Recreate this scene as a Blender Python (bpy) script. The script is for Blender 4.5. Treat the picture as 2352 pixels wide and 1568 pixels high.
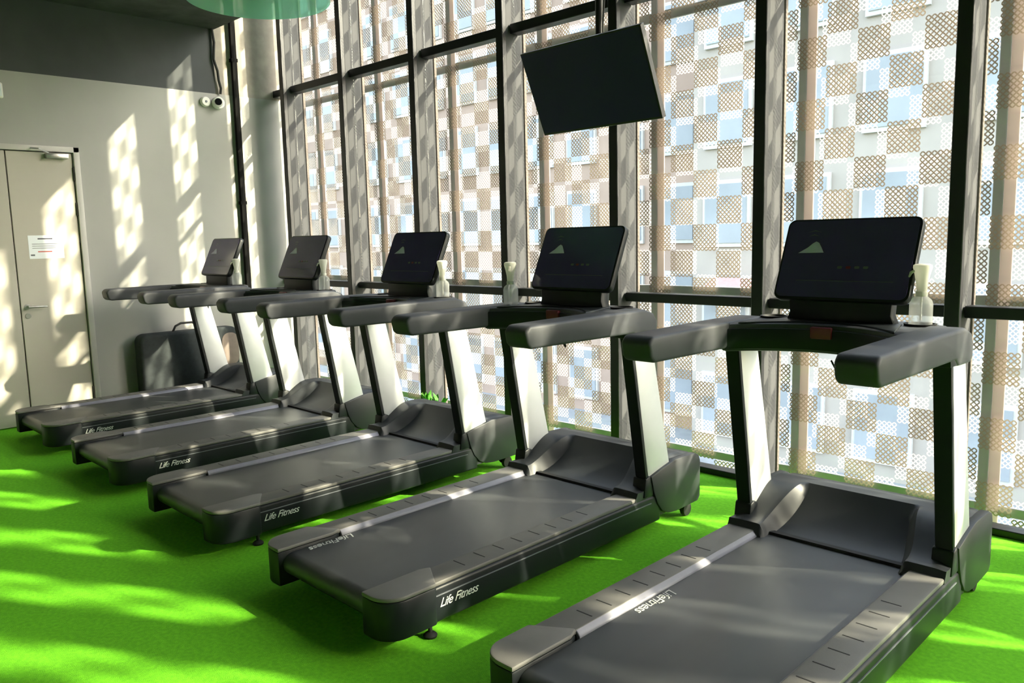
import bpy, bmesh, math, random
from mathutils import Vector, Matrix
rnd = random.Random(7)
for o in list(bpy.data.objects): bpy.data.objects.remove(o)
S = bpy.context.scene
COL = S.collection
PI = math.pi

# ------------------------------------------------------------------ camera
EYE = 1.43
YAW, PITCH, ROLL, FPX = 0.781795, 0.130667, 0.023419, 1842.7      # solved from the photograph's vanishing points
fw = Vector((-math.sin(YAW)*math.cos(PITCH), math.cos(YAW)*math.cos(PITCH), -math.sin(PITCH)))
rt0 = Vector((math.cos(YAW), math.sin(YAW), 0)); dn0 = fw.cross(rt0)
rt = rt0*math.cos(ROLL) + dn0*math.sin(ROLL); dn = -rt0*math.sin(ROLL) + dn0*math.cos(ROLL)
cam = bpy.data.cameras.new('camera'); camo = bpy.data.objects.new('camera', cam); COL.objects.link(camo)
m3 = Matrix((rt, -dn, -fw)).transposed()
camo.matrix_world = Matrix.Translation((0, 0, EYE)) @ m3.to_4x4()
cam.sensor_width = 36; cam.lens = FPX/2352*36; cam.clip_start = .02; cam.clip_end = 300
S.camera = camo

# ------------------------------------------------------------------ light
SUN_FROM = Vector((1.0, .553, .58)).normalized()
w = bpy.data.worlds.new('world'); S.world = w; w.use_nodes = True
nt = w.node_tree; bg = nt.nodes['Background']
sky = nt.nodes.new('ShaderNodeTexSky'); sky.sky_type = 'NISHITA'; sky.sun_disc = False
sky.sun_elevation = math.asin(SUN_FROM.z); sky.sun_rotation = math.atan2(SUN_FROM.x, SUN_FROM.y)
sky.air_density = 1.3; sky.dust_density = 3.0; sky.ozone_density = 1.0
hs = nt.nodes.new('ShaderNodeHueSaturation'); hs.inputs['Saturation'].default_value = .62
nt.links.new(sky.outputs[0], hs.inputs['Color']); nt.links.new(hs.outputs[0], bg.inputs[0]); bg.inputs[1].default_value = 1.45
sun = bpy.data.lights.new('sun', 'SUN'); sun.energy = 17; sun.angle = math.radians(.6); sun.color = (1.0, .87, .64)
suno = bpy.data.objects.new('sun', sun); COL.objects.link(suno); suno.location = (20, 12, 14)
suno.rotation_euler = (-SUN_FROM).to_track_quat('-Z', 'Y').to_euler()
S.view_settings.view_transform = 'Standard'; S.view_settings.look = 'None'
S.view_settings.gamma = 1; S.view_settings.use_curve_mapping = False
S.view_settings.exposure = 0.22

# ------------------------------------------------------------------ materials
def mat(name, col, rough=.5, metal=0, spec=.5, var=0, scale=8, bump=0, bscale=200, trans=0, col2=None, stretch=None, coat=0):
    m = bpy.data.materials.new(name); m.use_nodes = True
    t = m.node_tree; p = t.nodes['Principled BSDF']
    p.inputs['Base Color'].default_value = (*col, 1); p.inputs['Roughness'].default_value = rough
    p.inputs['Metallic'].default_value = metal; p.inputs['Specular IOR Level'].default_value = spec
    p.inputs['Coat Weight'].default_value = coat
    if trans: p.inputs['Transmission Weight'].default_value = trans
    if var or col2 or bump:
        tc = t.nodes.new('ShaderNodeTexCoord'); mp = t.nodes.new('ShaderNodeMapping')
        t.links.new(tc.outputs['Object'], mp.inputs[0])
        if stretch: mp.inputs['Scale'].default_value = stretch
    if var or col2:
        n = t.nodes.new('ShaderNodeTexNoise'); n.inputs['Scale'].default_value = scale; n.inputs['Detail'].default_value = 5
        t.links.new(mp.outputs[0], n.inputs[0])
        r = t.nodes.new('ShaderNodeValToRGB'); r.color_ramp.elements[0].position = .3; r.color_ramp.elements[1].position = .7
        a = col2 or tuple(c*(1-var) for c in col); b = col if col2 else tuple(min(1, c*(1+var)) for c in col)
        r.color_ramp.elements[0].color = (*a, 1); r.color_ramp.elements[1].color = (*b, 1)
        t.links.new(n.outputs[0], r.inputs[0]); t.links.new(r.outputs[0], p.inputs['Base Color'])
    if bump:
        n2 = t.nodes.new('ShaderNodeTexNoise'); n2.inputs['Scale'].default_value = bscale; n2.inputs['Detail'].default_value = 3
        t.links.new(mp.outputs[0], n2.inputs[0])
        b = t.nodes.new('ShaderNodeBump'); b.inputs['Strength'].default_value = bump; b.inputs['Distance'].default_value = .01
        t.links.new(n2.outputs[0], b.inputs['Height']); t.links.new(b.outputs[0], p.inputs['Normal'])
    return m
def mat_glass(name, tint, gloss=.06):
    m = bpy.data.materials.new(name); m.use_nodes = True; t = m.node_tree
    t.nodes.remove(t.nodes['Principled BSDF'])
    tr = t.nodes.new('ShaderNodeBsdfTransparent'); tr.inputs[0].default_value = (*tint, 1)
    gl = t.nodes.new('ShaderNodeBsdfGlossy'); gl.inputs['Roughness'].default_value = .02
    lw = t.nodes.new('ShaderNodeLayerWeight'); lw.inputs[0].default_value = .5
    pw = t.nodes.new('ShaderNodeMath'); pw.operation = 'POWER'; pw.inputs[1].default_value = 5
    fr = t.nodes.new('ShaderNodeMath'); fr.operation = 'MULTIPLY_ADD'; fr.inputs[1].default_value = .5; fr.inputs[2].default_value = .02
    t.links.new(lw.outputs['Facing'], pw.inputs[0]); t.links.new(pw.outputs[0], fr.inputs[0])
    mx = t.nodes.new('ShaderNodeMixShader')
    t.links.new(fr.outputs[0], mx.inputs[0]); t.links.new(tr.outputs[0], mx.inputs[1]); t.links.new(gl.outputs[0], mx.inputs[2])
    t.links.new(mx.outputs[0], t.nodes['Material Output'].inputs[0]); return m
def mat_frost(name, tint, col, f):
    m = mat_glass(name, tint); t = m.node_tree
    d = t.nodes.new('ShaderNodeBsdfTranslucent'); d.inputs[0].default_value = (*col, 1)
    d2 = t.nodes.new('ShaderNodeBsdfDiffuse'); d2.inputs[0].default_value = (*col, 1)
    a = t.nodes.new('ShaderNodeMixShader'); a.inputs[0].default_value = .5
    t.links.new(d.outputs[0], a.inputs[1]); t.links.new(d2.outputs[0], a.inputs[2])
    out = t.nodes['Material Output']; prev = out.inputs[0].links[0].from_socket
    b = t.nodes.new('ShaderNodeMixShader'); b.inputs[0].default_value = f
    t.links.new(prev, b.inputs[1]); t.links.new(a.outputs[0], b.inputs[2]); t.links.new(b.outputs[0], out.inputs[0]); return m
def mat_translucent(name, col, tcol, f, var=.1):
    m = bpy.data.materials.new(name); m.use_nodes = True; t = m.node_tree
    t.nodes.remove(t.nodes['Principled BSDF'])
    oi = t.nodes.new('ShaderNodeObjectInfo')
    d = t.nodes.new('ShaderNodeBsdfDiffuse'); s = t.nodes.new('ShaderNodeBsdfTranslucent')
    for nd, c in ((d, col), (s, tcol)):
        r = t.nodes.new('ShaderNodeValToRGB')
        r.color_ramp.elements[0].color = (*[x*(1-var) for x in c], 1)
        r.color_ramp.elements[1].color = (*[min(1, x*(1+var)) for x in c], 1)
        t.links.new(oi.outputs['Random'], r.inputs[0]); t.links.new(r.outputs[0], nd.inputs[0])
    mx = t.nodes.new('ShaderNodeMixShader'); mx.inputs[0].default_value = f
    t.links.new(d.outputs[0], mx.inputs[1]); t.links.new(s.outputs[0], mx.inputs[2])
    t.links.new(mx.outputs[0], t.nodes['Material Output'].inputs[0]); return m

M = dict(
    turf=mat('turf', (.25, .84, .035), .9, spec=.1, col2=(.18, .68, .028), scale=60, bump=.9, bscale=420),
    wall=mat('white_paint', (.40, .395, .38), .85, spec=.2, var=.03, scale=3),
    wall_bounce=mat('bounce_white_paint', (.86, .855, .84), .85, spec=.2, var=.02, scale=3),  # unseen walls, made brighter than the left wall to bounce neutral light
    wall_dark=mat('charcoal_paint', (.075, .08, .085), .8, spec=.2, var=.08, scale=4),
    plaster=mat('bare_plaster', (.36, .33, .29), .9, spec=.1, var=.1, scale=14),
    ceiling=mat('painted_slab', (.055, .058, .055), .9, spec=.2, var=.25, scale=6, bump=.3, bscale=25),
    door=mat('door_paint', (.45, .42, .37), .55, var=.02, scale=3),
    frame=mat('door_frame_paint', (.50, .485, .46), .5, var=.02),
    gap=mat('dark_gap', (.03, .028, .025), .9),
    black_metal=mat('black_powder_coat', (.012, .013, .016), .42, spec=.4, var=.1, scale=20),
    alu=mat('grey_aluminium', (.055, .056, .060), .7, spec=.15, metal=0, var=.12, scale=4, stretch=(1, 1, .3)),
    pink=mat_translucent('pink_strip', (.66, .58, .56), (.44, .39, .375), .5, .05),
    matte=mat('matte_black', (.008, .008, .008), .9, spec=.05, var=.1),
    post=mat('galvanised_post', (.40, .41, .43), .6, metal=0, var=.12, scale=5),
    flange=mat('brown_flange', (.15, .125, .11), .7, var=.1, scale=5),  # brownish tone for the outer edge of each mullion
    glass=mat_glass('window_glass', (.93, .96, .95)),
    tile_near=mat_translucent('taupe_perforated_sheet', (.37, .305, .25), (.25, .195, .15), .28, .25),
    tile_far=mat_translucent('white_perforated_sheet', (.64, .63, .61), (.50, .485, .465), .5, .06),
    chrome=mat('brushed_steel', (.55, .55, .54), .3, metal=1, var=.05, scale=30),
    paper=mat('paper', (.82, .85, .90), .8, var=.02), ink=mat('ink', (.07, .07, .09), .8, var=.05), red_ink=mat('red_ink', (.55, .10, .08), .8, var=.05),
    white=mat('white_plastic', (.80, .79, .75), .45, var=.02, scale=10), milky=mat_translucent('milky_plastic', (.86, .85, .80), (.80, .79, .74), .5, .03),
    clear=mat_frost('frosted_plastic', (.92, .94, .93), (.80, .80, .77), .35),
    lens=mat('camera_lens', (.01, .01, .012), .12, var=.05),
    tm_black=mat('treadmill_black', (.010, .013, .015), .42, spec=.25, var=.1, scale=12, bump=.03, bscale=600),
    tm_cover=mat('treadmill_cover', (.028, .032, .037), .44, spec=.4, var=.06, scale=10, bump=.05, bscale=900),
    tm_rail=mat('foot_rail_plastic', (.135, .132, .125), .5, var=.06, scale=15, bump=.15, bscale=700),
    tm_grip=mat('handrail_rubber', (.044, .047, .055), .52, spec=.35, var=.06, scale=12, bump=.1, bscale=900),
    belt=mat('belt_rubber', (.045, .049, .052), .36, spec=.5, var=.12, scale=3, stretch=(3, .6, 1), bump=.12, bscale=900),
    silver=mat('silver_paint', (.66, .69, .70), .4, metal=.25, var=.03, scale=10),
    trim=mat('trim_aluminium', (.22, .22, .27), .4, metal=.0, var=.05, scale=20),
    screen=mat('console_glass', (.085, .062, .19), .16, spec=.3, var=.1, scale=3, coat=.3),
    lettering=mat('white_lettering', (.62, .64, .62), .6, var=.03), lilac=mat('lilac_mark', (.70, .68, .95), .5, var=.08, scale=20),
    red=mat('red_plastic', (.17, .012, .03), .4, var=.05), dim=mat('grey_print', (.12, .13, .15), .5, var=.05),
    rubber=mat('black_rubber', (.012, .012, .012), .7, var=.1),
    tv=mat('tv_glass', (.030, .023, .095), .4, spec=.15, var=.1, scale=2), bezel=mat('tv_bezel', (.008, .008, .010), .4, var=.05),
    fabric=mat('case_fabric', (.035, .042, .045), .8, spec=.3, var=.15, scale=30, bump=.3, bscale=500),
    case_patch=mat('case_patch', (.20, .16, .14), .8, var=.1, scale=20),
    leaf=mat('leaf', (.12, .42, .05), .6, var=.3, scale=30), soil_pot=mat('grey_planter', (.25, .25, .24), .8, var=.1),
    b_wall=mat('building_render', (.36, .26, .21), .9, var=.12, scale=.6), b_wall2=mat('building_stone', (.36, .32, .29), .9, var=.1, scale=.5),
    b_glass=mat('building_window', (.27, .29, .32), .35, spec=.3, var=.2, scale=.4), b_frame=mat('building_frame', (.50, .49, .48), .7, var=.05),
    asphalt=mat('asphalt', (.30, .30, .31), .95, var=.1, scale=2), lawn=mat('lawn', (.18, .42, .06), .95, var=.25, scale=3), awning=mat('awning_red', (.72, .30, .28), .8, var=.08),
)
M['disc'] = mat_frost('green_acrylic', (.60, .95, .86), (.58, .92, .82), .55)

# ------------------------------------------------------------------ mesh helpers
class MB:
    def __init__(s): s.v = []; s.f = []
    def add(s, vs, fs):
        n = len(s.v); s.v += [tuple(p) for p in vs]; s.f += [tuple(i+n for i in f) for f in fs]; return s
    def box(s, x0, x1, y0, y1, z0, z1):
        return s.add([(x0,y0,z0),(x1,y0,z0),(x1,y1,z0),(x0,y1,z0),(x0,y0,z1),(x1,y0,z1),(x1,y1,z1),(x0,y1,z1)],
                     [(0,3,2,1),(4,5,6,7),(0,1,5,4),(1,2,6,5),(2,3,7,6),(3,0,4,7)])
    def prism(s, poly, axis, a, b):
        n = len(poly)
        def P(p, t): return {'x': (t, p[0], p[1]), 'y': (p[0], t, p[1]), 'z': (p[0], p[1], t)}[axis]
        return s.add([P(p, a) for p in poly]+[P(p, b) for p in poly],
                     [tuple(range(n)), tuple(range(2*n-1, n-1, -1))]+[(i, (i+n), (i+1) % n+n, (i+1) % n) for i in range(n)])
    def tube(s, pts, r, seg=8):
        pts = [Vector(p) for p in pts]; vs = []; fs = []; up = None
        for i, p in enumerate(pts):
            d = (pts[min(i+1, len(pts)-1)]-pts[max(i-1, 0)]).normalized()
            if up is None: up = d.orthogonal().normalized()
            up = (up-d*up.dot(d)).normalized(); sd = d.cross(up)
            rr = r[i] if isinstance(r, (list, tuple)) else r
            vs += [p+(up*math.cos(2*PI*k/seg)+sd*math.sin(2*PI*k/seg))*rr for k in range(seg)]
        for i in range(len(pts)-1):
            for k in range(seg): fs.append((i*seg+k, i*seg+(k+1) % seg, (i+1)*seg+(k+1) % seg, (i+1)*seg+k))
        fs += [tuple(range(seg-1, -1, -1)), tuple((len(pts)-1)*seg+k for k in range(seg))]
        return s.add(vs, fs)
    def lathe(s, prof, c=(0, 0, 0), seg=20):
        vs = [(c[0]+r*math.cos(2*PI*k/seg), c[1]+r*math.sin(2*PI*k/seg), c[2]+z) for r, z in prof for k in range(seg)]
        fs = [(i*seg+k, i*seg+(k+1) % seg, (i+1)*seg+(k+1) % seg, (i+1)*seg+k) for i in range(len(prof)-1) for k in range(seg)]
        fs += [tuple(range(seg-1, -1, -1)), tuple((len(prof)-1)*seg+k for k in range(seg))]
        return s.add(vs, fs)
    def xf(s, mtx): s.v = [tuple(mtx @ Vector(p)) for p in s.v]; return s
    def mesh(s, name, m, bevel=0, seg=2, angle=40):
        me = bpy.data.meshes.new(name); me.from_pydata(s.v, [], s.f)
        bm = bmesh.new(); bm.from_mesh(me)
        bmesh.ops.recalc_face_normals(bm, faces=bm.faces)
        if bevel:
            ed = [e for e in bm.edges if len(e.link_faces) == 2 and e.calc_face_angle(0) > math.radians(25)]
            bmesh.ops.bevel(bm, geom=ed, offset=bevel, segments=seg, affect='EDGES', profile=.5, clamp_overlap=True)
        bm.to_mesh(me); bm.free()
        me.polygons.foreach_set('use_smooth', [True]*len(me.polygons)); me.set_sharp_from_angle(angle=math.radians(angle))
        me.materials.append(m); return me
    def build(s, name, m, parent=None, bevel=0, seg=2, angle=40, loc=None):
        return obj(name, s.mesh(name, m, bevel, seg, angle), parent, loc)
def obj(name, me, parent=None, loc=None):
    o = bpy.data.objects.new(name, me); COL.objects.link(o)
    if parent: o.parent = parent
    if loc is not None: o.location = loc
    return o
def tag(o, label, cat, group=None, kind=None):
    o['label'] = label; o['category'] = cat
    if group: o['group'] = group
    if kind: o['kind'] = kind
    return o
def thing(name, label, cat, loc=(0, 0, 0), rz=0, group=None, kind=None):
    o = bpy.data.objects.new(name, None); COL.objects.link(o); o.location = loc; o.rotation_euler = (0, 0, rz)
    o.empty_display_size = .1
    return tag(o, label, cat, group, kind)
def copy_tree(o, parent=None):
    c = o.copy(); COL.objects.link(c); c.parent = parent
    for ch in list(o.children): copy_tree(ch, c)
    return c
def smooth(a, b, x):
    t = max(0, min(1, (x-a)/(b-a))); return t*t*(3-2*t)
def rrect(w, h, r, n=5, cx=0, cy=0):
    out = []
    for sx, sy, a0 in ((1, 1, 0), (-1, 1, PI/2), (-1, -1, PI), (1, -1, 1.5*PI)):
        for k in range(n+1):
            a = a0+PI/2*k/n; out.append((cx+sx*(w/2-r)+r*math.cos(a), cy+sy*(h/2-r)+r*math.sin(a)))
    return out
def text_mesh(name, body, size, shear, m, ext=.0006):
    cu = bpy.data.curves.new(name, 'FONT'); cu.body = body; cu.size = size; cu.shear = shear; cu.extrude = ext; cu.space_character = .92
    t = bpy.data.objects.new(name, cu); COL.objects.link(t)
    dg = bpy.context.evaluated_depsgraph_get(); me = bpy.data.meshes.new_from_object(t.evaluated_get(dg))
    bpy.data.objects.remove(t); me.materials.clear(); me.materials.append(m); return me

# ------------------------------------------------------------------ setting
WX = -7.25           # left wall plane
WK = 7.25/7.43
def wz(z): return EYE+(z-EYE)*WK
RX = 7.0             # right wall
BY = -3.2            # back wall
GY = 4.14            # glass plane
CZ = 3.355            # slab soffit
CE = 3.54            # slab edge towards the window
TZ = 4.32            # top of the void by the glass
def struct(name, mb, m, label, cat, **k): return tag(mb.build(name, m, **k), label, cat, kind='structure')
struct('floor', MB().box(WX-.2, RX, BY, GY+.02, -.15, 0), M['turf'], 'bright green artificial turf covering the whole floor', 'floor')
wl = thing('wall_left', 'white left wall with a charcoal upper band and sun patches', 'wall', (WX, 0, 0), kind='structure')
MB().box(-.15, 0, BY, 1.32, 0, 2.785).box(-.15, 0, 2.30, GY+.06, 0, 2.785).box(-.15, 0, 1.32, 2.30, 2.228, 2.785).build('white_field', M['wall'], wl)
MB().box(-.15, 0, BY, 3.52, 2.785, TZ).build('charcoal_band', M['wall_dark'], wl)
MB().box(-.15, -.006, 3.52, GY+.06, 2.785, TZ).build('bare_strip', M['plaster'], wl)
struct('wall_back', MB().box(WX-.15, RX+.15, BY-.15, BY, 0, CZ+.3), M['wall_bounce'], 'white wall behind the camera', 'wall')
struct('wall_right', MB().box(RX, RX+.15, BY, GY+.02, 0, TZ), M['wall_bounce'], 'white wall at the right end of the room', 'wall')
struct('ceiling', MB().box(WX, RX, BY, CE, CZ, TZ+.1).box(WX, RX, CE, GY+.1, TZ, TZ+.1), M['ceiling'], 'dark painted concrete ceiling slab ending short of the glass', 'ceiling')

# window wall: mullions every 0.968 m
MS = .968; M0 = -1.18
caps = MB().box(0, .066, 4.02, 4.06, 0, TZ).mesh('mullion_cap', M['black_metal'], .004, 1)
fins = MB().box(.006, .060, 4.06, 4.225, 0, TZ).mesh('mullion_fin', M['alu'], .003, 1)
flng = MB().box(.000, .070, 4.225, 4.25, 0, TZ).mesh('mullion_flange', M['flange'], .003, 1)
def bar(x1, z0, z1): return MB().box(.066, x1, 4.095, 4.185, z0, z1)
ZT = ((0, .035), (1.005, 1.06), (2.805, 2.87))
def bay_meshes(x1, tagn):
    d = {}
    d['bars'] = [bar(x1, a, b).mesh('transom', M['black_metal'], .004, 1) for a, b in ZT]
    zz = [(.035, 1.005), (1.06, 2.805), (2.87, TZ)]
    d['panes'] = [MB().box(.062, x1+.004, 4.136, 4.144, a, b).mesh('pane', M['glass']) for a, b in zz]
    return d
std = bay_meshes(MS, 'std')
def window(n, x, d, mull=True, lab=''):
    wn = thing('window_%d' % n, lab, 'window', (x, 0, 0), kind='structure')
    if mull:
        obj('mullion', caps, wn); obj('mullion_fin', fins, wn); obj('mullion_flange', flng, wn)
    for me in d['bars']: obj('transom', me, wn)
    for me in d['panes']: obj('pane', me, wn)
    return wn
ordn = ['', 'first', 'second', 'third', 'fourth', 'fifth', 'sixth', 'seventh', 'eighth']
# leftmost narrow bay between the wall and mullion 6
xl = M0-6*MS
nb = bay_meshes(xl-WX, 'narrow')
nbw = thing('window_1', 'narrow window bay against the white left wall', 'window', (WX, 0, 0), kind='structure')
for me in nb['bars']:
    o = obj('transom', me, nbw)
for me in nb['panes']: obj('pane', me, nbw)
for o in nbw.children: o.location.x = -.06 if o.name.startswith('pane') else -.066
for k in range(6, -9, -1):
    n = 8-k
    if k >= 0: lab = 'black framed window bay with a grey finned mullion, %s after the narrow one' % ordn[7-k]
    else: lab = 'black framed window bay further along the glass wall, beyond the picture'
    window(n, M0-k*MS, std, lab=lab)

# ------------------------------------------------------------------ perforated screens outside
CELL = MS/6; NU = 6; P = CELL/NU
def perf(name, m, th, rr):
    mb = MB(); r = P*rr; x0 = -CELL/2
    for i in range(NU):
        for j in range(NU):
            ox, oz = x0+i*P, x0+j*P; h = P/2
            q = [(r,0),(P-r,0),(P,r),(P,P-r),(P-r,P),(r,P),(0,P-r),(0,r),(h,h-r),(h+r,h),(h,h+r),(h-r,h)]
            mb.add([(ox+a, 0, oz+b) for a, b in q], [(0,8,11,7),(1,2,9,8),(3,4,10,9),(5,6,11,10),(0,1,8),(2,3,9),(4,5,10),(6,7,11)])
    me = bpy.data.meshes.new(name); me.from_pydata(mb.v, [], mb.f)
    bm = bmesh.new(); bm.from_mesh(me); bmesh.ops.remove_doubles(bm, verts=bm.verts, dist=1e-5); bm.to_mesh(me); bm.free()
    me.materials.append(m); return me
NEAR = perf('front_tile', M['tile_near'], 0, .33); FAR = perf('back_tile', M['tile_far'], 0, .37)
YN, YF = 4.315, 4.62
ZB = -.30; NROW = 29
postm = MB().box(0, .045, 4.335, 4.350, -.4, TZ+.1).mesh('post', M['post'], .003, 1)
postf = MB().box(.046, .098, 4.337, 4.347, -.4, TZ+.1).mesh('post_strip', M['pink'], .003, 1)  # thin pale pink translucent strip beside each post
railm = [MB().box(.099, MS-.002, 4.335, 4.350, a, b).mesh('screen_rail', M['post'], .003, 1) for a, b in ((.02, .07), (1.045, 1.095), (2.72, 2.78))]
def screen(x, k, cols=6, lab=''):
    t = thing('perforated_screen', lab, 'screen', (x, 0, 0), group='perforated screens outside the glass wall')
    obj('post', postm, t); obj('post_strip', postf, t)
    for r in railm: obj('screen_rail', r, t)
    for c in range(cols):
        for r in range(NROW):
            z = ZB+(r+.5)*CELL; gx = (c+.5)*CELL
            if (c+r) % 2 == 0: obj('front_tile', NEAR, t, (gx, YN, z))
            else: obj('back_tile', FAR, t, (gx, YF, z))
    return t
for k in range(7, -1, -1):
    n = 7-k
    lab = 'perforated checkerboard metal screen outside the ' + ('narrow window bay by the left wall' if k == 7 else '%s wide window bay from the left wall' % ordn[n])
    screen(M0-k*MS+.095, k, lab=lab)
# the same screens go on outside the frame to the right (they shade the sun there)
jm = MB(); jf = MB()
for me, mb, y, par in ((NEAR, jm, YN, 0), (FAR, jf, YF, 1)):
    vs = [v.co.copy() for v in me.vertices]; fs = [tuple(p.vertices) for p in me.polygons]
    for c in range(6):
        for r in range(NROW):
            if (c+r) % 2 == par: mb.add([(v.x+(c+.5)*CELL, y, v.z+ZB+(r+.5)*CELL) for v in vs], fs)
jn = bpy.data.meshes.new('front_sheet'); jn.from_pydata(jm.v, [], jm.f); jn.materials.append(M['tile_near'])
jfm = bpy.data.meshes.new('back_sheet'); jfm.from_pydata(jf.v, [], jf.f); jfm.materials.append(M['tile_far'])
for k in range(-1, -9, -1):
    t = thing('perforated_screen', 'perforated checkerboard metal screen further along the glass wall, beyond the picture', 'screen', (M0-k*MS+.095, 0, 0), group='perforated screens beyond the picture')
    obj('post', postm, t); obj('post_strip', postf, t)
    for r in railm: obj('screen_rail', r, t)
    obj('front_sheet', jn, t); obj('back_sheet', jfm, t)

# ------------------------------------------------------------------ outside: street and the building across it
struct('ground_outside', MB().box(-70, 60, 5.2, 90, -6.2, -6), M['asphalt'], 'grey street far below the window', 'street')
tag(MB().box(-60, 40, 11, 14.5, -6, -5.9).build('lawn', M['lawn']), 'strip of green lawn along the street outside', 'lawn')
def building(name, x0, x1, y, h, m, nx, nz, lab):
    b = thing(name, lab, 'building', ((x0+x1)/2, y, -6)); W = x1-x0
    MB().box(-W/2, W/2, 0, 8, 0, h).build('wall', m, b)
    MB().box(-W/2-.2, W/2+.2, -.2, 8.2, h, h+.4).build('roof_edge', M['b_frame'], b)
    cw = W/nx; ch = h/nz
    fr = MB().box(-cw*.33, cw*.33, -.12, .02, -ch*.34, ch*.34).mesh('window', M['b_frame'])
    gl = MB().box(-cw*.29, cw*.29, -.16, -.11, -ch*.30, ch*.30).mesh('pane', M['b_glass'])
    for i in range(nx):
        for j in range(nz):
            wv = obj('window', fr, b, (-W/2+(i+.5)*cw, 0, (j+.5)*ch)); obj('pane', gl, wv)
    return b
building('apartment_building', -76, -15.7, 26, 26, M['b_wall'], 26, 8, 'brown rendered apartment building seen through the screens on the left')
building('apartment_building', -15, 16, 24, 16, M['b_wall2'], 12, 5, 'pale stone apartment building seen through the screens on the right')
aw = MB().prism([(0, 0), (-1.4, -.6), (-1.4, -.75), (0, -.75)], 'x', -.75, .75).build('awning', M['awning'], loc=(-13.35, 23.80, -.1))
tag(aw, 'red awning on the building across the street', 'awning')

# ------------------------------------------------------------------ treadmill (built once, then copied)
YC = 2.5
def T(mb): return mb.xf(Matrix.Translation((0, -YC, 0)))
tm = thing('treadmill', '', 'treadmill', (0, YC, 0), group='treadmills in a row facing the glass wall')
def part(name, mb, m, parent=None, **k): return T(mb).build(name, m, parent or tm, **k)
part('base_frame', MB().box(-.30, .30, 1.60, 3.35, .075, .165), M['tm_black'], bevel=.01)
for s in (-1, 1):
    X = lambda a, b: (a, b) if s > 0 else (-b, -a)
    a, b = X(.30, .425)
    sp = part('side_panel', MB().box(a, b, 1.62, 3.12, .062, .196), M['tm_black'], bevel=.012, seg=3)
    a1, b1 = X(.4245, .428)
    part('accent_line', MB().box(a1, b1, 1.72, 3.04, .163, .167), M['dim'], parent=sp)
    # foot rail with grip slots
    a, b = X(.300, .418)
    fr = part('foot_rail', MB().box(a, b, 1.66, 3.02, .194, .212), M['tm_rail'], bevel=.006, seg=2)
    sl = T(MB().box(*X(.318, .382), -.0022+YC, .0022+YC, .2115, .2128)).mesh('grip_slot', M['rubber'])
    for i in range(8): obj('grip_slot', sl, fr, (0, 1.90+i*.103-YC, 0))
    a, b = X(.284, .302)
    part('rail_trim', MB().prism([(a, .176), (b, .176), (b, .210), ((a+.006) if s > 0 else a, .198), (a, .192)] if s > 0 else [(a, .210), (b-.006, .198), (b, .192), (b, .176), (a, .176)], 'y', 1.80, 3.0), M['trim'], bevel=.002, seg=1)
    # rounded rear end cap
    pl = []
    for k in range(9):
        an = PI+PI/2*k/8 if s < 0 else 1.5*PI+PI/2*k/8
        pl.append((s*.34+.090*math.cos(an), 1.59+.09*math.sin(an)))
    if s > 0: pl = [(.285, 1.50)]+pl+[(.430, 1.72), (.302, 1.80), (.285, 1.76)]
    else: pl = [(-.285, 1.76), (-.302, 1.80), (-.430, 1.72)]+pl+[(-.285, 1.50)]
    ec = part('end_cap', MB().prism(pl, 'z', .058, .200), M['tm_black'], bevel=.008, seg=2)
    part('cap_top', MB().prism(pl, 'z', .199, .2165), M['tm_rail'], parent=ec, bevel=.007, seg=2)
    # levelling foot and wheel
    ft = part('levelling_foot', MB().lathe([(.024, 0), (.026, .008), (.018, .016), (.008, .02), (.008, .075)], (s*.386, 1.72, 0), 14), M['rubber'])
    wh = MB().lathe([(.018, -.014), (.034, -.012), (.036, -.006), (.036, .006), (.034, .012), (.018, .014)], (0, 0, 0), 18)
    wh.xf(Matrix.Translation((s*.385, 3.40, .036)) @ Matrix.Rotation(PI/2, 4, 'Y'))
    part('wheel', wh, M['rubber'])
    part('wheel_bracket', MB().prism([(3.32, .09), (3.45, .09), (3.425, .03), (3.375, .03)], 'x', *X(.355, .368)), M['tm_black'])
    # side cover plate around the upright foot
    poly = [(3.035, .295), (3.06, .21), (3.09, .15), (3.13, .105), (3.18, .082), (3.25, .074), (3.44, .078), (3.462, .10), (3.462, .285), (3.45, .315), (3.41, .332), (3.235, .338), (3.12, .315)]
    part('side_cover', MB().prism(poly, 'x', *X(.395, .432)), M['tm_cover'], bevel=.006)
    # leaning upright
    poly = [(3.045, .20), (3.235, .20), (3.045, 1.0), (2.905, 1.0)]
    part('upright', MB().prism(poly, 'x', *X(.362, .418)), M['silver'], bevel=.006)
    poly = [(3.022, .20), (3.045, .20), (2.905, 1.0), (2.884, 1.0)]
    part('upright_edge', MB().prism(poly, 'x', *X(.360, .420)), M['tm_black'], bevel=.003, seg=1)
    part('upright_foot', MB().prism([(2.985, .20), (3.06, .20), (3.06, .285), (3.03, .30), (3.0, .29)], 'x', *X(.352, .426)), M['tm_black'], bevel=.006)
    part('collar', MB().prism([(2.86, .965), (3.07, .965), (3.055, .999), (2.855, .999)], 'x', *X(.352, .426)), M['tm_black'], bevel=.004)
    # handrail
    hp = [(2.235, .992), (2.90, .985), (2.93, .962), (3.06, .958), (3.085, .975), (3.085, 1.03), (3.06, 1.065), (2.99, 1.087), (2.70, 1.088), (2.23, 1.084), (2.205, 1.06), (2.215, 1.01)]
    part('handrail', MB().prism(hp, 'x', *X(.308, .432)), M['tm_grip'], bevel=.013, seg=3)
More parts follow.
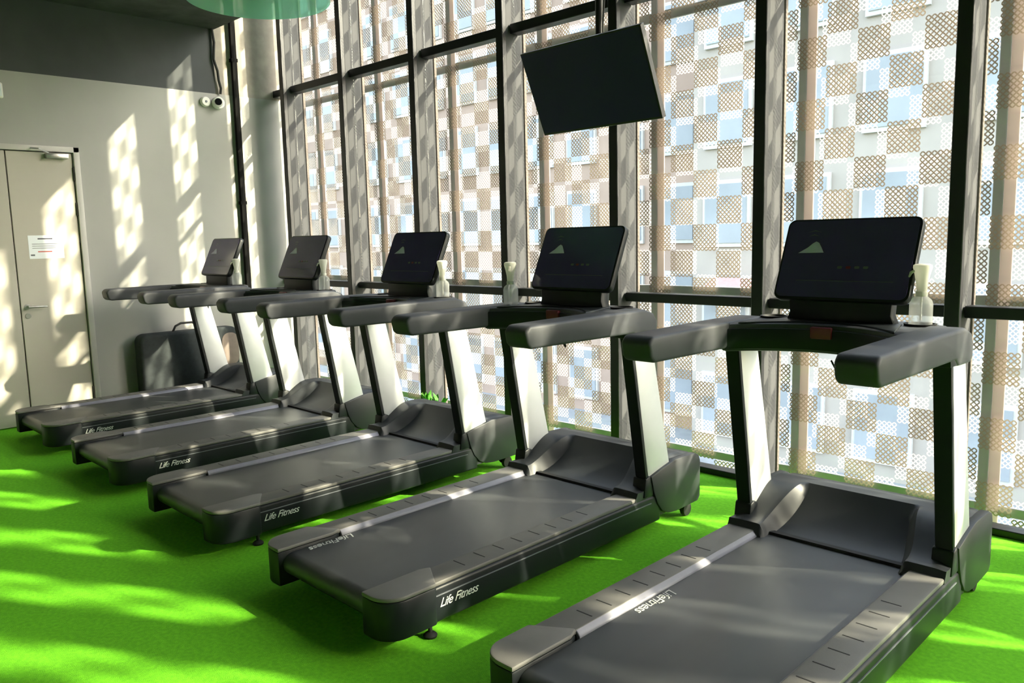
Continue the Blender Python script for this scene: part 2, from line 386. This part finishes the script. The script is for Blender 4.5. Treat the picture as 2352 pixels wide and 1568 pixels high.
# belt wrapping the rear roller
bp = [(3.06, .188), (1.565, .188)]
for k in range(1, 9): bp.append((1.565-.045*math.sin(PI*k/8), .143+.045*math.cos(PI*k/8)))
bp += [(3.06, .098)]
part('belt', MB().prism(bp, 'x', -.284, .284), M['belt'], angle=50)
part('belt_seam', MB().box(-.262, .262, 2.984, 3.010, .186, .1995), M['rubber'])
part('rear_guard', MB().box(-.28, .28, 1.585, 1.64, .06, .10), M['tm_black'], bevel=.008)
# motor cover
def hgt(au, ax, y):
    zw = .205+.035*smooth(2.925, 2.945, y)+.112*smooth(2.95, 3.21, y)
    zs = .165+.030*smooth(2.96, 3.02, y)+.16*max(0, (y-3.0)/.25)**1.8
    zs = min(zs, zw)
    z = zs+(zw-zs)*smooth(.545, .635, au)
    z -= .03*smooth(.375, .42, ax)*smooth(2.9, 3.1, y)
    z -= .03*smooth(3.30, 3.44, y)
    return z
NX, NY = 81, 60
gv = []; gf = []
ys = [2.925+.515*j/(NY-1) for j in range(NY)]+[3.455, 3.463, 3.465]
us = [-1+2*i/(NX-1) for i in range(NX)]
for j, y in enumerate(ys):
    yy = min(y, 3.44); bx = .282-.045*smooth(2.98, 3.24, yy)
    for i, u in enumerate(us):
        au = abs(u); ax = bx*au/.625 if au <= .625 else bx+(.42-bx)*(au-.625)/.375      # grid lines follow the scoop edge
        x = math.copysign(ax, u); z = hgt(au, ax, y)
        if j == NY: z -= .012
        if j == NY+1: z -= .035
        if j == NY+2: z = .085
        gv.append((x, y, z))
xs = [gv[i][0] for i in range(NX)]
for j in range(len(ys)-1):
    for i in range(NX-1): gf.append((j*NX+i, j*NX+i+1, (j+1)*NX+i+1, (j+1)*NX+i))
n0 = len(gv)
for side in (0, NX-1):
    idx = [j*NX+side for j in range(len(ys))]; st = len(gv)
    gv += [(gv[i][0], gv[i][1], .085) for i in idx]
    for j in range(len(ys)-1): gf.append((idx[j], idx[j+1], st+j+1, st+j))
st = len(gv); gv += [(x, 2.925, .10) for x in xs]
for i in range(NX-1): gf.append((i, i+1, st+i+1, st+i))
cv = MB(); cv.add(gv, gf); part('motor_cover', cv, M['tm_cover'], angle=38)
# dash between the handrails, arched away from the runner
N = 24; arc = [(-.33+.66*i/N) for i in range(N+1)]
rear = [(x, 2.70+.17*(1-(x/.33)**2)) for x in arc]
outline = rear+[(.36, 3.06), (.28, 3.11), (.18, 3.135), (-.18, 3.135), (-.28, 3.11), (-.36, 3.06)]
dash = part('dash', MB().prism(outline, 'z', .975, 1.082), M['tm_grip'], bevel=.012, seg=2)
front = [(x, y-.012) for x, y in rear]+[(x, y+.02) for x, y in reversed(rear)]
part('dash_face', MB().prism(front, 'z', .985, 1.064), M['tm_black'], parent=dash, bevel=.006)
tray = [(x*.86, y+.045) for x, y in rear]+[(.22, 3.0), (-.22, 3.0)]
part('tray', MB().prism(tray, 'z', 1.080, 1.087), M['tm_black'], parent=dash, bevel=.002, seg=1)
for s in (-1, 1):
    part('cup_holder', MB().lathe([(.052, 1.079), (.054, 1.090), (.047, 1.090), (.043, 1.081)], (s*.275, 3.02, 0), 22), M['rubber'], parent=dash)
st = part('stop_switch', MB().box(-.05, .03, 2.846, 2.868, 1.030, 1.074), M['red'], parent=dash, bevel=.006)
key = MB().tube([(.05, 2.862, .985), (.058, 2.86, .955), (.062, 2.86, .930), (.064, 2.86, .905)], .0025, 6).tube([(.028, 2.86, .955), (.045, 2.86, .925), (.064, 2.86, .900)], .0035, 6)
part('safety_clip', key, M['rubber'], parent=dash)
# console
Pb = Vector((0, 2.955, 1.168)); Pt = Vector((0, 3.090, 1.466)); vv = (Pt-Pb); Hc = vv.length; vv.normalize(); nn = Vector((0, -vv.z, vv.y))
Mc = Matrix(((1, 0, 0, 0), (0, vv.y, nn.y, (Pb.y+Pt.y)/2), (0, vv.z, nn.z, (Pb.z+Pt.z)/2), (0, 0, 0, 1)))
cons = part('console', MB().prism(rrect(.505, Hc+.006, .030), 'z', -.034, 0).xf(Mc), M['tm_black'], bevel=.006)
part('screen', MB().prism(rrect(.485, Hc-.014, .022), 'z', -.001, .0016).xf(Mc), M['screen'], parent=cons)
tri = [(-.185, .022), (-.085, .024), (-.098, .046), (-.110, .064), (-.122, .070), (-.134, .062), (-.152, .044)]
part('screen_mark', MB().prism(tri, 'z', .0014, .0026).xf(Mc), M['lilac'], parent=cons)  # flat lilac triangle laid on the left of the screen
for i, (bx, mm) in enumerate(((-.012, 'dim'), (.020, 'red'), (.052, 'dim'), (.084, 'dim'))):
    part('button', MB().prism(rrect(.018, .010, .003, 2, bx, -.036), 'z', .0014, .0026).xf(Mc), M[mm], parent=cons)
part('divider', MB().prism([(-.17, -.091), (.19, -.091), (.19, -.0895), (-.17, -.0895)], 'z', .0014, .0024).xf(Mc), M['dim'], parent=cons)
for yy, ww in ((.115, .05), (.098, .04)):
    part('signal_mark', MB().prism([(-.135-ww/2, yy-.006), (-.135, yy+.002), (-.135+ww/2, yy-.006), (-.135, yy-.001)], 'z', .0014, .0024).xf(Mc), M['dim'], parent=cons)
part('neck', MB().prism([(-.205, 1.075), (.205, 1.075), (.19, 1.115), (.195, 1.185), (-.195, 1.185), (-.19, 1.115)], 'y', 2.972, 3.03), M['tm_black'], bevel=.008)
part('neck_back', MB().prism([(2.99, 1.07), (3.10, 1.07), (3.12, 1.26), (3.03, 1.20)], 'x', -.14, .14), M['tm_black'], bevel=.01)
# side lettering, both sides
lt = text_mesh('side_lettering', 'Life Fitness', .046, .45, M['lettering'])
for s in (-1, 1):
    o = obj('side_lettering', lt, tm)
    o.matrix_local = Matrix.Translation((s*.4262, (1.735 if s > 0 else 1.975)-YC, .118)) @ (Matrix.Rotation(s*PI/2, 4, 'Z') @ Matrix.Rotation(PI/2, 4, 'X'))
bt = text_mesh('belt_lettering', 'LifeFitness', .056, .30, M['lettering'])

TX = [-1.235, -2.545, -3.852, -5.160, -6.470]; TY = [0, 0, .02, .05, .06]
TL = ['nearest black treadmill, its whole belt stretching out of the bottom of the picture',
      'second nearest black treadmill, its rear end fully in view with a levelling foot showing',
      'middle treadmill of the row of five, with a tilted white spray bottle by its console',
      'fourth treadmill from the front, between the middle one and the one by the wall',
      'farthest black treadmill, closest to the white wall and door']
tms = []
for i in range(5):
    t = tm if i == 0 else copy_tree(tm)
    t.location = (TX[i], YC+TY[i], 0); t['label'] = TL[i]; tms.append(t)
for i, (bx, y) in {0: (-.285, 2.275), 1: (-.285, 1.84)}.items():
    o = obj('belt_lettering', bt, tms[i]); o.location = (bx+.012, y-YC, .1886); o.rotation_euler = (0, 0, -PI/2)

# ------------------------------------------------------------------ spray bottles on the treadmills
sbt = thing('spray_bottle', '', 'bottle', group='spray bottles on the treadmills')
MB().lathe([(.030, 0), (.034, .006), (.034, .078), (.030, .092), (.016, .106), (.014, .112)], (0, 0, 0), 20).build('body', M['clear'], sbt)
MB().lathe([(.017, .104), (.018, .118), (.016, .122)], (0, 0, 0), 18).build('cap', M['milky'], sbt)
hd = MB().lathe([(.015, .118), (.017, .15), (.022, .178), (.028, .205), (.027, .214), (.020, .218)], (0, 0, 0), 18).build('spray_head', M['milky'], sbt)
MB().prism([(-.022, .200), (-.036, .192), (-.042, .172), (-.038, .171), (-.030, .186), (-.018, .192)], 'y', -.006, .006).build('trigger', M['milky'], hd, bevel=.002, seg=1)
MB().tube([(0, 0, .15), (0, 0, .02)], .003, 6).build('dip_tube', M['white'], sbt)
BL = ['spray bottle with a white head in the right cup holder of the nearest treadmill', 'faint clear spray bottle on the left of the second nearest treadmill',
      'tilted white spray bottle in the cup holder of the middle treadmill', 'white headed spray bottle in front of the fourth treadmill console', 'white headed spray bottle on the farthest treadmill by the wall']
for i, (dx, dy, rz, tl) in enumerate(((.275, 3.02, .6, 0), (-.335, 2.90, 2.2, 0), (.275, 3.02, PI-.6, .08), (.275, 3.02, 1.2, 0), (.275, 3.02, 1.4, 0))):
    t = sbt if i == 0 else copy_tree(sbt)
    t.location = (TX[i]+dx, dy+TY[i], 1.0815); t.rotation_euler = (0, -tl, rz); t.scale = (1.12, 1.12, 1.0); t['label'] = BL[i]

# ------------------------------------------------------------------ hanging television
tvw = .82; tvc = Vector((-2.757, 3.385, 2.205)); tilt = .409; tyaw = -.03
tv = thing('television', 'black flat television tilted down on a ceiling pole before the glass', 'television', tvc, tyaw)
Rt = Matrix.Rotation(-tilt, 4, 'X') @ Matrix.Rotation(PI/2, 4, 'X')      # local z = screen normal
tvh = tvw*9/16
Rt = Matrix(((1, 0, 0, 0), (0, -math.sin(tilt), -math.cos(tilt), 0), (0, math.cos(tilt), -math.sin(tilt), 0), (0, 0, 0, 1)))
MB().box(-tvw/2, tvw/2, -tvh/2, tvh/2, -.035, 0).xf(Rt).build('housing', M['bezel'], tv, bevel=.003, seg=1)
MB().box(-tvw/2+.008, tvw/2-.008, -tvh/2+.012, tvh/2-.008, -.001, .0015).xf(Rt).build('screen', M['tv'], tv)
MB().box(-.16, .16, -.14, .14, -.06, -.034).xf(Rt).build('back_box', M['bezel'], tv, bevel=.006)
MB().box(-.12, .12, -.010, .010, -.085, -.058).box(-.03, .03, -.12, .12, -.085, -.058).xf(Rt).build('bracket', M['black_metal'], tv)
MB().tube([(0, .10, -.05), (0, .10, CZ-tvc.z)], .022, 14).build('pole', M['black_metal'], tv)
MB().lathe([(.07, -.012), (.07, 0)], (0, .10, CZ-tvc.z), 18).build('ceiling_plate', M['black_metal'], tv)
MB().tube([(.035, .095, .75), (.045, .09, .5), (.035, .085, .3), (.05, .07, .15), (.03, .06, .05)], .005, 6).build('cable', M['rubber'], tv)

# ------------------------------------------------------------------ green pendant disc
pd = thing('pendant_disc', 'translucent green acrylic disc hanging from the ceiling', 'pendant lamp', (-3.72, 2.055, 2.595))
MB().lathe([(.001, -.006), (.336, -.006), (.342, 0), (.336, .006), (.001, .006)], (0, 0, 0), 64).build('disc', M['disc'], pd)
MB().lathe([(.03, .006), (.03, .10), (.012, .12)], (0, 0, 0), 16).build('hub', M['white'], pd)
MB().tube([(0, 0, .11), (0, 0, CZ-2.595)], .004, 6).build('cord', M['rubber'], pd)

# ------------------------------------------------------------------ door in the left wall
dr = thing('door_1', 'cream double door leaf with a paper notice in the left wall', 'door', (WX, 0, 0), kind='structure')
MB().box(-.08, .015, 2.315, 2.362, 0, 2.25).build('frame', M['frame'], dr, bevel=.004)
MB().box(-.08, .015, 1.31, 2.362, 2.205, 2.25).build('frame', M['frame'], dr, bevel=.004)
MB().box(-.08, .015, 1.31, 1.357, 0, 2.25).build('frame', M['frame'], dr, bevel=.004)
MB().box(-.10, -.06, 1.355, 2.32, 0, 2.22).build('dark_reveal', M['gap'], dr)
lf = MB().box(-.05, -.006, 1.822, 2.309, .008, 2.199).build('leaf', M['door'], dr, bevel=.003, seg=1)
MB().box(-.05, -.006, 1.362, 1.814, .008, 2.199).build('leaf', M['door'], dr, bevel=.003, seg=1)
hl = MB().tube([(-.008, 1.868, .946), (.045, 1.868, .946)], .009, 10).build('door_handle', M['chrome'], lf)
MB().tube([(.045, 1.862, .946), (.047, 1.93, .946), (.045, 2.0, .943)], [.010, .009, .008], 10).build('lever', M['chrome'], hl)
MB().lathe([(.024, 0), (.024, .006)], (0, 0, 0), 18).xf(Matrix.Translation((-.008, 1.868, .946)) @ Matrix.Rotation(PI/2, 4, 'Y')).build('rosette', M['chrome'], hl)
MB().lathe([(.022, 0), (.022, .008)], (0, 0, 0), 18).xf(Matrix.Translation((-.008, 1.868, .872)) @ Matrix.Rotation(PI/2, 4, 'Y')).build('lock_cylinder', M['chrome'], lf)
for z in (2.03, 1.74, .20): MB().box(-.02, .008, 2.304, 2.320, z-.055, z+.055).build('hinge', M['gap'], lf, bevel=.002, seg=1)
cl = MB().box(-.008, .045, 2.10, 2.27, 2.150, 2.190).build('door_closer', M['chrome'], lf, bevel=.006)
MB().tube([(.035, 2.12, 2.192), (.11, 2.03, 2.215), (.02, 2.00, 2.225)], .007, 8).build('closer_arm', M['chrome'], cl)
pp = MB().box(-.006, -.004, 1.92, 2.18, 1.335, 1.525).build('paper_notice', M['paper'], lf)
for z, y0, y1, h, mm in ((1.497, 1.99, 2.10, .010, 'ink'), (1.455, 1.945, 2.15, .004, 'dim'), (1.438, 1.945, 2.15, .004, 'dim'), (1.421, 1.945, 2.12, .004, 'dim'), (1.392, 1.985, 2.09, .008, 'red_ink'), (1.365, 1.93, 1.96, .012, 'dim')):
    MB().box(-.0045, -.0034, y0, y1, z-h/2, z+h/2).build('print_line', M[mm], pp)

for o in dr.children_recursive:                      # fit to the wall plane
    for v in o.data.vertices:
        v.co.y *= WK
        if v.co.z > .3: v.co.z = wz(v.co.z)
# things on the left wall
dc = thing('security_camera', 'white round security camera with a black lens on the left wall', 'camera', (WX, 3.53, 2.703))
RY = Matrix.Rotation(PI/2, 4, 'Y')
MB().lathe([(.055, 0), (.055, .03), (.048, .045)], (0, 0, 0), 24).xf(RY).build('base', M['white'], dc)
MB().lathe([(.044, .035), (.046, .075), (.040, .088)], (0, 0, 0), 24).xf(Matrix.Rotation(-.35, 4, 'Z') @ RY).build('head', M['white'], dc)
MB().lathe([(.034, .080), (.030, .094)], (0, 0, 0), 24).xf(Matrix.Rotation(-.35, 4, 'Z') @ RY).build('lens', M['lens'], dc)
sd = thing('wall_sensor', 'small white round sensor beside the security camera', 'sensor', (WX, 3.408, 2.703))
MB().lathe([(.045, 0), (.045, .022), (.036, .034)], (0, 0, 0), 24).xf(RY).build('housing', M['white'], sd)
MB().lathe([(.012, .033), (.010, .038)], (0, 0, 0), 12).xf(RY).build('sensor_window', M['dim'], sd)
el = thing('wall_light', 'small white wall light fitting at the left edge above the door', 'light', (WX, 1.765, 2.625))
MB().box(0, .05, -.06, .03, -.06, .06).build('housing', M['white'], el, bevel=.015, seg=3)
MB().box(.049, .054, -.045, .018, -.045, .045).build('lens', M['paper'], el, bevel=.002, seg=1)
pl = thing('wall_pipe', 'slim black vertical pipe against the left wall near the glass', 'pipe', (WX+.03, 3.70, 0))
MB().box(-.02, .02, -.024, .024, 0, TZ).build('shaft', M['matte'], pl, bevel=.004)
for z in (.5, 1.8, 3.1): MB().box(-.03, .022, -.03, .03, z-.015, z+.015).build('clip', M['matte'], pl)
cb = MB().tube([(0, 0, CZ-2.785), (.01, .008, .45), (.004, -.004, .30), (.012, .022, .20), (.006, .03, .12), (.008, .045, .05), (0, .04, 0)], .012, 8).build('loose_cable', M['rubber'], loc=(WX+.018, 3.515, 2.785))
tag(cb, 'loose black cable hanging down the edge of the charcoal wall', 'cable')

# ------------------------------------------------------------------ carry case against the wall
cs = thing('carry_case', 'large black padded carry case leaning on the left wall', 'case', (WX+.01, 3.055, .002))
MB().prism(rrect(.90, .655, .07, 6, 0, .3275), 'x', 0, .15).build('body', M['fabric'], cs, bevel=.028, seg=3)
def ring(w, h, r, x, rad): 
    p = [(x, a, b+.3275) for a, b in rrect(w, h, r, 5)]; return MB().tube(p+[p[0]], rad, 6)
ring(.885, .64, .065, .118, .006).build('piping', M['rubber'], cs)
ring(.885, .64, .065, .032, .006).build('piping', M['rubber'], cs)
MB().tube([(.085, -.14, .645), (.085, -.11, .70), (.085, -.06, .722), (.085, .04, .722), (.085, .09, .70), (.085, .12, .645)], .010, 8).build('handle', M['rubber'], cs)
MB().prism(rrect(.16, .30, .07, 6, .36, .45), 'x', .148, .156).build('end_patch', M['case_patch'], cs, bevel=.003)
MB().tube([(.152, .24, .34), (.165, .20, .28), (.165, .21, .20), (.152, .26, .14)], .009, 8).build('side_strap', M['rubber'], cs)

# ------------------------------------------------------------------ planters between glass and screen
def planter(x, yy, lab, seed):
    r = random.Random(seed)
    p = thing('planter', lab, 'plant', (x, yy, 0), group='low planters along the glass')
    MB().prism([(-.10, 0), (.10, 0), (.115, .11), (-.115, .11)], 'y', -.03, .03).build('trough', M['soil_pot'], p, bevel=.006)
    lv = MB().add([(0, 0, 0), (.016, 0, .02), (.012, .004, .05), (0, .010, .078), (-.012, .004, .05), (-.016, 0, .02)], [(0, 1, 2, 3), (0, 3, 4, 5)]).mesh('leaf', M['leaf'])
    for i in range(45):
        o = obj('leaf', lv, p, (r.uniform(-.10, .10), r.uniform(-.02, .02), r.uniform(.09, .16)))
        o.rotation_euler = (r.uniform(-.7, .7), r.uniform(-.9, .9), r.uniform(0, 6.3)); q = r.uniform(.7, 1.3); o.scale = (q, q, q)
    return p
planter(-4.82, 3.96, 'low leafy planter at the foot of the glass behind the middle treadmill', 1)
planter(-7.09, 3.9, 'low leafy planter at the foot of the glass near the left wall', 2)
